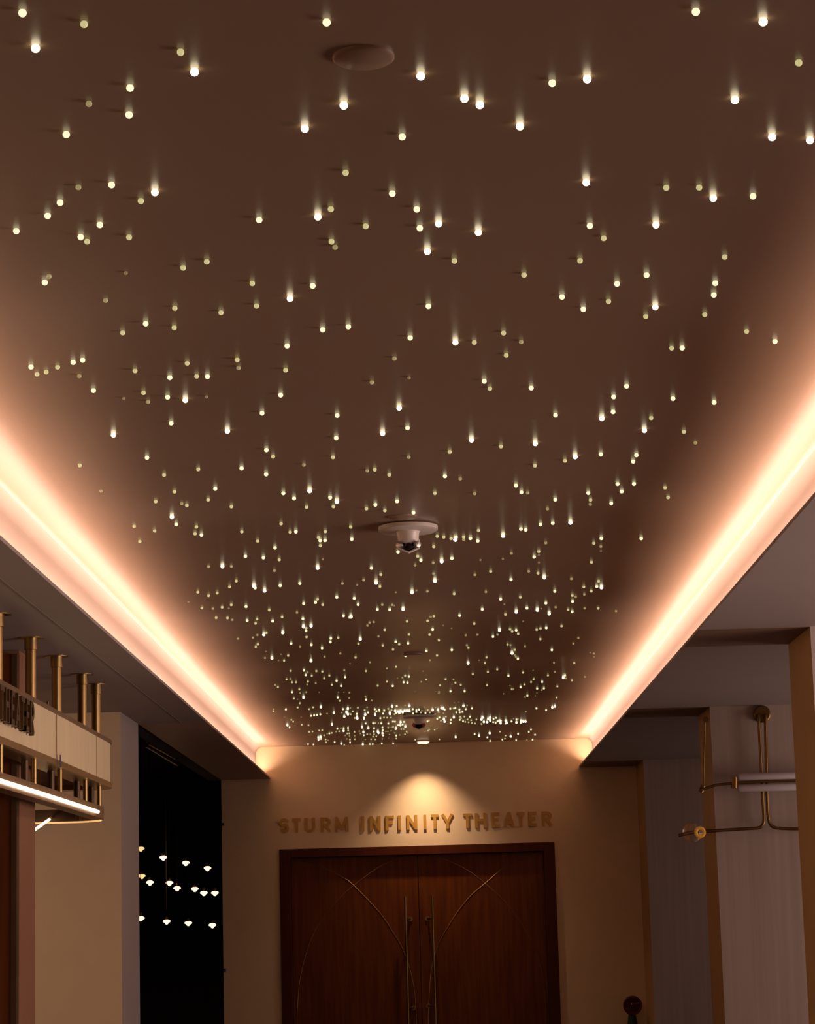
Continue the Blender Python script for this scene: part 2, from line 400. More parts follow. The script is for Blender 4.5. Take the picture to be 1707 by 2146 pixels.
# ------------------------------------------------------------------ downlight over the letters
q = on_y(886, 1553, YE-0.21)
t = thing('downlight', (q.x, YE-0.21, ZC), 'small round recessed downlight glowing in the ceiling just before the end wall', 'ceiling light')
obj('trim_ring', lathe(bmesh.new(), [(0.050,0.0),(0.050,-0.008),(0.040,-0.010),(0.038,0.0)], (q.x, YE-0.21, ceil_z(q.x, YE-0.21)), (0,0,1), 32), M['white'], t, smooth=True)
obj('lens', lathe(bmesh.new(), [(0.041,-0.004),(0.041,-0.018),(0.030,-0.024),(0,-0.026)], (q.x, YE-0.21, ceil_z(q.x, YE-0.21)), (0,0,1), 32), M['down'], t, smooth=True)
l = bpy.data.lights.new('spot', 'SPOT'); l.energy = 42; l.color = (1, 0.69, 0.47); l.spot_size = math.radians(102); l.spot_blend = 1.0; l.shadow_soft_size = 0.02
o = bpy.data.objects.new('spot', l); COL.objects.link(o); o.parent = t; o.location = (0, 0, -0.03); o.rotation_euler = (0, 0, 0)

t = thing('downlight', (-2.45, 10.55, ZS), 'unseen warm downlight added behind the marquee to light the left wall', 'ceiling light')  # unseen lamp, added to warm the front of the left wall
obj('trim_ring', lathe(bmesh.new(), [(0.050,0.001),(0.050,-0.006),(0.040,-0.008),(0.038,0.001)], (-2.45, 10.55, ZS), (0,0,1), 32), M['white'], t, smooth=True)
obj('lens', lathe(bmesh.new(), [(0.039,0.001),(0.039,-0.004),(0,-0.006)], (-2.45, 10.55, ZS), (0,0,1), 32), M['down'], t, smooth=True)
l = bpy.data.lights.new('spot', 'SPOT'); l.energy = 9; l.color = (1, 0.56, 0.26); l.spot_size = math.radians(150); l.spot_blend = 0.9; l.shadow_soft_size = 0.04
o = bpy.data.objects.new('spot', l); COL.objects.link(o); o.parent = t; o.location = (0, 0, -0.03)

# ------------------------------------------------------------------ ceiling cameras
def dome_camera(px, py, label, red):
    q = on_z(px, py, ZC-0.02); z = ceil_z(q.x, q.y)
    t = thing('security_camera', (q.x, q.y, z), label, 'security camera', 'dome cameras on the star ceiling')
    c = (q.x, q.y, z)
    obj('mounting_plate', lathe(bmesh.new(), [(0.085,0.002),(0.099,-0.004),(0.099,-0.016),(0.092,-0.021),(0,-0.021)], c, n=40), M['white'], t, smooth=True)
    b = obj('body', lathe(bmesh.new(), [(0.042,-0.018),(0.036,-0.026),(0.034,-0.055),(0.033,-0.062),(0,-0.062)], c, n=32), M['white'], t, smooth=True)
    d = obj('lens_dome', lathe(bmesh.new(), [(0.030,-0.060)]+[(0.030*math.cos(a), -0.062-0.030*math.sin(a)) for a in [i*math.pi/16 for i in range(0,8)]]+[(0,-0.092)], c, n=28), M['black'], t, smooth=True)
    for s in (-1, 1):
        bm = bmesh.new(); lathe(bm, [(0.011,0),(0.011,0.012),(0.006,0.014)], (q.x+s*0.026, q.y-0.024, z-0.068), (s*0.5,-0.8,0), 14)
        obj('sensor', bm, M['red_trim'] if red else M['steel'], t, smooth=True)
    obj('camera_bracket', tube(bmesh.new(), [(q.x-0.034, q.y-0.004, z-0.05), (q.x-0.033, q.y-0.016, z-0.080), (q.x, q.y-0.02, z-0.094), (q.x+0.033, q.y-0.016, z-0.080), (q.x+0.034, q.y-0.004, z-0.05)], 0.004, 8), M['white'], t, smooth=True)
dome_camera(855, 1121, 'white dome camera hanging mid ceiling, the nearer of the two', False)
dome_camera(877, 1506, 'small dome camera with red sensors hanging amid the dense star lights near the theater door', True)
for (px, py), lab in (((761,118), 'round cover plate on the brown ceiling, the nearest of three'), ((843,1090), 'round cover plate on the ceiling just in front of the nearer dome camera'), ((865,1371), 'round cover plate on the ceiling between the two dome cameras')):
    q = on_z(px, py, ZC); z = ceil_z(q.x, q.y)
    o = obj('cover_plate', lathe(bmesh.new(), [(0.047,0.002),(0.047,-0.004),(0.043,-0.007),(0,-0.007)], (0, 0, 0), n=40), M['star_ceiling'], smooth=True)
    o.location = (q.x, q.y, z); tag(o, lab, 'cover plate', 'sprinkler cover plates on the star ceiling')

# ------------------------------------------------------------------ marquee on the left
XM = -1.40
def path(off, y_end, y_start=5.6, r=0.16):
    """plan outline: along the corridor, round the far corner, back to the left"""
    x = XM - off; ye = y_end - off; P = [Vector((x-0.05, y_start, 0)), Vector((x-0.015, 7.8, 0)), Vector((x-0.003, 9.1, 0))]
    P += [Vector((x-r+r*math.cos(a), ye-r+r*math.sin(a), 0)) for a in [i*math.pi/16 for i in range(9)]]
    P += [Vector((-2.5, ye, 0))]
    return P
def sweep(P, z0, z1, th):
    bm = bmesh.new(); rows = []
    for i, p in enumerate(P):
        t = (P[min(i+1,len(P)-1)]-P[max(i-1,0)]).normalized(); n = Vector((t.y, -t.x, 0))
        rows.append([bm.verts.new(q) for q in ((p.x,p.y,z0),(p.x,p.y,z1),(p.x-n.x*th,p.y-n.y*th,z1),(p.x-n.x*th,p.y-n.y*th,z0))])
    for a, b in zip(rows, rows[1:]):
        for k in range(4): bm.faces.new((a[k], a[(k+1)%4], b[(k+1)%4], b[k]))
    bm.faces.new(rows[0]); bm.faces.new(rows[-1]); return bm
mq = thing('theater_marquee', (-1.47, 9.0, CAMZ+0.86), 'beige theater marquee with brass posts and a glowing lower rail, by the left soffit', 'marquee')
YQ = 10.50
z = CAMZ
obj('fabric_band', sweep(path(0.006, YQ-0.006), z+0.653, z+0.826, 0.02), M['shade'], mq)
obj('top_rim', sweep(path(0.0, YQ), z+0.824, z+0.840, 0.10), M['rim'], mq)
obj('bottom_rim', sweep(path(0.0, YQ), z+0.630, z+0.653, 0.10), M['brass'], mq)
for y in (on_x(122,1560,XM).y, on_x(205,1580,XM).y):
    obj('band_seam', bx(XM-0.0085, XM-0.0045, y-0.0012, y+0.0012, z+0.654, z+0.825), M['seam'], mq)
obj('lower_rail', sweep(path(0.012, YQ-0.16), z+0.488, z+0.540, 0.055), M['rim'], mq)
P = [p for p in path(0.006, YQ-0.16)]
led = [Vector((p.x, p.y, z+0.508)) for p in P[:4] if p.y < 9.9] + [Vector((XM-0.004, 9.94, z+0.508))]
obj('led_tube', tube(bmesh.new(), led, 0.0075, 10), M['led'], mq)
led2 = [Vector((p.x, p.y, z+0.488)) for p in path(0.02, YQ-0.16)[5:]]
obj('led_tube', tube(bmesh.new(), led2, 0.0065, 8), M['led_dim'], mq)
a, b = on_y(105, 1716, 10.2), on_y(73, 1739, 10.2)
b2 = a + (b-a)*1.6
obj('led_tube', tube(bmesh.new(), [a, b2], 0.006, 8), M['led'], mq)
obj('led_arm', tube(bmesh.new(), [a + Vector((0,0.02,0.005)), (a.x, 10.5, z+0.53)], 0.005, 8), M['rim'], mq)
posts = [7.18, 7.85, 8.52, 9.11, 9.78, 10.19]
for i, y in enumerate(posts):
    x = -1.446
    bm = bmesh.new()
    lathe(bm, [(0.0195, z+0.836), (0.0195, ZS-0.045), (0.0235, ZS-0.044), (0.0235, ZS-0.004), (0.047, ZS-0.003), (0.047, ZS+0.001)], (x, y, 0), n=24)
    obj('post', bm, M['brass'], mq, smooth=True)
    bm = cyl(bmesh.new(), (x+0.012, y, z+0.536), (x+0.012, y, z+0.634), 0.010, 16)
    obj('rail_post', bm, M['brass'], mq, smooth=True)
    bm = cyl(bmesh.new(), (x-0.03, y+0.05, z+0.536), (x-0.03, y+0.05, z+0.634), 0.014, 16)
    obj('rail_post', bm, M['bronze'], mq, smooth=True)
# marquee letters, read from the corridor: THEATER, ending at depth 8.45
def mq_letters():
    y = 7.80; gap = 0.022; H = 0.112
    ws = [0.075, 0.080, 0.066, 0.085, 0.075, 0.066, 0.075]
    tot = sum(ws)+gap*6; y = 8.27-tot
    for ch, w in zip('THEATER', ws):
        bm = letter_mesh(ch, w, H, 0.019, 0.018)
        # local x -> +Y (reads left to right when seen from the corridor), depth -> -X
        for v in bm.verts: v.co = Vector((XM+0.010-v.co.y, y+v.co.x, z+0.698+v.co.z))
        obj('letter', bm, M['bronze'], mq); y += w+gap
mq_letters()

# wood-clad portal pier behind the marquee
t = thing('portal_pier', (-2.4, 8.84, 0), 'dark wood pier with a pinkish side standing behind the marquee', 'pier')
obj('wood_panel', bx(-3.5, -1.57, 8.83, 8.88, 0, ZS-0.02), M['portal'], t)
obj('metal_edge', bx(-1.57, -1.55, 8.825, 8.88, 0, ZS-0.02), M['bronze'], t)
obj('side_panel', bx(-3.5, -1.552, 8.88, 9.25, 0, ZS-0.001), mat('side_paint', (0.21, 0.085, 0.04), 0.45, noise=0.04), t)
# fluted glass lamp glimpsed behind the rail
lc = on_y(100, 1612, 10.9)
t = thing('fluted_lamp', (lc.x, 10.9, lc.z-0.06), 'small fluted glass lamp glimpsed between the marquee band and its rail', 'lamp')
for k in range(6):
    obj('glass_rod', cyl(bmesh.new(), (lc.x-0.045+k*0.016, 10.9, lc.z-0.07), (lc.x-0.045+k*0.016, 10.9, lc.z+0.05-0.012*k), 0.006, 10), mat('rod_glow', (0.8,0.6,0.4), 0.3, emit=(1,0.6,0.3), strength=0.30, nosample=True) if k == 0 else bpy.data.materials['rod_glow'], t)
obj('rod_holder', bx(lc.x-0.06, lc.x+0.05, 10.88, 10.92, lc.z+0.05, lc.z+0.065), M['brass'], t)
obj('lamp_stem', cyl(bmesh.new(), (lc.x, 10.9, lc.z+0.06), (lc.x, 10.9, ZS), 0.006, 10), M['brass'], t)
# scrap of blue tape on the rim
q = on_x(126, 1603, XM+0.001)
o = obj('tape_strip', bx(-0.001, 0.001, -0.01, 0.01, -0.035, 0.012), M['blue']); o.location = (XM+0.002, q.y, z+0.66); tag(o, 'scrap of blue tape stuck on the lower rim of the marquee', 'tape')

# ------------------------------------------------------------------ pendants in the dark room
proto = None
def pendant(px, py, X, m, label):
    q = on_x(px, py, X); global proto
    if proto is None:
        t = thing('pendant_lamp', (0,0,0), label, 'pendant lamp', 'pendant lamps in the dark room')
        s = obj('glow_disc', lathe(bmesh.new(), [(0,0.016),(0.020,0.014),(0.034,0.004),(0.034,-0.006),(0.018,-0.014),(0.012,-0.026),(0,-0.030)], (0,0,0), n=20), M['bulb'], t, smooth=True)
        obj('cap', lathe(bmesh.new(), [(0.012,0.014),(0.012,0.045),(0.003,0.05),(0,0.05)], (0,0,0), n=12), M['bronze'], t, smooth=True)
        obj('cord', cyl(bmesh.new(), (0,0,0.04), (0,0,0.9), 0.003, 6), M['dark'], t)
        proto = t; r = t
    else:
        r = proto.copy(); COL.objects.link(r)
        for ch in proto.children:
            c = ch.copy(); COL.objects.link(c); c.parent = r
    r.location = q; r['label'] = label; s_ = q.y/22.0
    r.scale = (s_, s_, s_)
    for ch in r.children:
        if ch.name.startswith('cord'): ch.scale = (1, 1, (3.6-q.z)/s_/0.9)
        if ch.name.startswith('glow') and m is not M['bulb']:
            ch.data = ch.data.copy(); ch.data.materials[0] = m
pend = [(342,1796.5,-2.30,'b','brightest lamp of the top row in the dark opening'), (389,1808,-2.30,'b','middle lamp of the top row in the dark opening'), (434.5,1819,-2.30,'b','top row lamp nearest the theater wall in the dark opening'),
 (295,1778,-2.22,'d','dim top row lamp half hidden by the grey wall edge'), (297,1835.5,-2.34,'d','dim middle row lamp half hidden by the grey wall edge'),
 (314,1849,-2.28,'b','first bright middle row lamp beside the grey wall edge'), (355,1850,-2.34,'b','upper lamp of the close pair in the middle row'), (371,1861,-2.28,'b','lower lamp of the close pair in the middle row'),
 (408,1862.5,-2.34,'b','lone middle row lamp just right of the close pair'), (427,1871,-2.28,'b','small middle row lamp, last but one before the theater wall'), (450,1871,-2.34,'b','small middle row lamp touching the theater wall edge'),
 (295,1924,-2.30,'b','lowest row lamp half hidden by the grey wall edge'), (349,1930.6,-2.30,'b','brightest lamp of the lowest row in the dark opening'), (394.5,1934,-2.30,'b','third lamp of the lowest row in the dark opening'), (445,1938.5,-2.30,'b','lowest row lamp nearest the theater wall')]
for px, py, X, k, lab in pend: pendant(px, py, X, M['bulb'] if k == 'b' else M['bulb_dim'], lab)
l = bpy.data.lights.new('lamp_glow', 'POINT'); l.energy = 3; l.color = (1, 0.5, 0.2); l.shadow_soft_size = 0.05
o = bpy.data.objects.new('lamp_glow', l); COL.objects.link(o); o.location = (0, 0, -0.06); o.parent = proto
# ducts under the dark room ceiling catching some orange light
for i, (a, b, lab) in enumerate((((312,1556),(352,1578),'upper dim orange lit pipe under the dark room ceiling'), ((306,1561),(344,1584),'lower dim orange lit pipe under the dark room ceiling'))):
    p, q = on_x(*a, -1.95-0.1*i), on_x(*b, -1.95-0.1*i); q = p + (q-p)*1.8
    o = obj('ceiling_pipe', tube(bmesh.new(), [p, q], 0.018, 10), mat('pipe_paint', (0.30, 0.10, 0.03), 0.5, noise=0.3, scale=8), smooth=True)
    tag(o, lab, 'pipe', 'pipes in the dark room')

# ------------------------------------------------------------------ sconce on the second right pier
YP = 12.37
t = thing('wall_sconce', (on_y(1598,1640,YP).x, YP, on_y(1598,1640,YP).z), 'brass wall sconce with white glass tubes, rods and a globe on the right pier', 'wall lamp')
ys = YP-0.06
plate = on_y(1595, 1497, YP)
obj('wall_plate', lathe(bmesh.new(), [(0.045,0),(0.045,0.02),(0.038,0.026),(0,0.026)], (plate.x, YP, plate.z), (0,-1,0), 28), M['old_brass'], t, smooth=True)
def P_(x, y, yy=None): return on_y(x, y, ys if yy is None else yy)
def rod(pts, r, m='old_brass', name='rod', n=10, sub=True):
    return obj(name, tube(bmesh.new(), pts, r, n), M[m], t, smooth=True)
# long rod curving left to the globe, and its twin curving right
rod([P_(1587,1500,YP-0.01), P_(1588,1501)] + spline([P_(1589,1506), P_(1594,1600), P_(1598,1680), P_(1600,1715), P_(1597,1729), P_(1588,1735), P_(1560,1737), P_(1480,1742), P_(1452,1744), P_(1421,1751)], 5), 0.0085)
rod([P_(1603,1499,YP-0.01), P_(1603,1500)] + spline([P_(1603,1505), P_(1605,1600), P_(1607,1680), P_(1609,1712), P_(1614,1728), P_(1626,1735), P_(1660,1737), P_(1720,1737), P_(1760,1737)], 5), 0.0085)
yl = ys-0.05
rod([P_(1466,1656,yl), P_(1500,1645,yl), P_(1540,1641,yl), P_(1600,1638,yl), P_(1680,1636,yl), P_(1760,1634,yl)], 0.0075)
rod([P_(1538,1652,yl), P_(1538,1629,yl)], 0.017, name='tube_holder')
for a, b in ((1621,1634), (1644,1657)):
    m_ = (a+b)/2; r = 0.020
    c0, c1 = P_(1545, m_+1.5, yl+0.012), P_(1760, m_-4, yl+0.012); L = (c1-c0).length
    obj('glass_tube', lathe(bmesh.new(), [(0,0),(r*0.75,0.003),(r,0.012),(r,L-0.012),(r*0.75,L-0.003),(0,L)], c0, c1-c0, 24), M['opal'], t, smooth=True)
# inner rod pair close to the pier corner
rod([P_(1476,1508,ys), P_(1474,1590,ys), P_(1473,1650,ys)], 0.0075)
rod([P_(1478,1508,YP), P_(1478,1508,ys-0.01)], 0.017, name='wall_plate')
rod([P_(1468,1661,ys), P_(1471,1652,ys), P_(1473,1646,ys)], 0.014, name='finial')
gl = P_(1453, 1744, ys)
obj('globe', lathe(bmesh.new(), [(0,-0.052)]+[(0.052*math.sin(a), -0.052*math.cos(a)) for a in [i*math.pi/16 for i in range(1,16)]]+[(0,0.052)], (gl.x-0.005, ys+0.01, gl.z-0.0), n=32), M['glass'], t, smooth=True)
g2 = P_(1464, 1745, ys)
bm = bmesh.new()
tube(bm, [(g2.x+0.021*math.cos(a), ys-0.050, g2.z+0.021*math.sin(a)) for a in [k*2*math.pi/28 for k in range(29)]], 0.009, 8)
obj('lamp_socket', bm, M['amber'], t, smooth=True)

# ------------------------------------------------------------------ small wall things
q = on_y(1325, 2107, YE-0.16)
t = thing('fire_valve', (q.x, YE-0.16, q.z), 'dark red handwheel valve with green body in the corner beside the right piers', 'valve')
bm = bmesh.new()
tube(bm, [(q.x+0.058*math.cos(a), YE-0.16, q.z+0.058*math.sin(a)) for a in [i*2*math.pi/28 for i in range(29)]], 0.009, 8)
for k in range(5):
    a = k*2*math.pi/5+0.3; tube(bm, [(q.x, YE-0.155, q.z), (q.x+0.056*math.cos(a), YE-0.16, q.z+0.056*math.sin(a))], 0.008, 6)
lathe(bm, [(0.018,0),(0.018,0.02),(0.01,0.028)], (q.x, YE-0.15, q.z), (0,-1,0), 16)
lathe(bm, [(0.052,0),(0.052,0.003),(0.02,0.012),(0,0.012)], (q.x, YE-0.152, q.z), (0,1,0), 28)
obj('handwheel', bm, M['red'], t, smooth=True)
bm = bmesh.new()
cyl(bm, (q.x, YE-0.15, q.z), (q.x, YE-0.09, q.z), 0.012, 12)
lathe(bm, [(0.034,-0.20),(0.036,-0.13),(0.030,-0.09),(0.024,-0.05),(0.026,0.02),(0.016,0.03)], (q.x, YE-0.08, q.z), n=20)
cyl(bm, (q.x, YE-0.08, q.z-0.16), (q.x, YE, q.z-0.16), 0.03, 20)
obj('valve_body', bm, M['green'], t, smooth=True)
# access panel on the end wall
q0, q1 = on_y(518, 1711, YE), on_y(538, 1671, YE)
o = obj('access_panel', bx(0, q1.x-q0.x, -0.002, 0.0, 0, q1.z-q0.z), M['wall']); o.location = (q0.x, YE, q0.z)
tag(o, 'small wall coloured access panel on the end wall left of the gold letters', 'panel')
for py, lab in ((1728, 'small dark latch on the end wall edge beside the top row of lamps'), (2034, 'small blue latch on the end wall edge low beside the dark opening')):
    q = on_y(459, py, YE); bm = bmesh.new(); box(bm, -0.012, 0.006, -0.014, 0.0, -0.010, 0.010); cyl(bm, (-0.004,-0.012,-0.004), (-0.014,-0.026,-0.008), 0.004, 8)
    o = obj('latch', bm, M['blue'] if py > 2000 else M['black']); o.location = (WL+0.012, YE, q.z); tag(o, lab, 'latch')

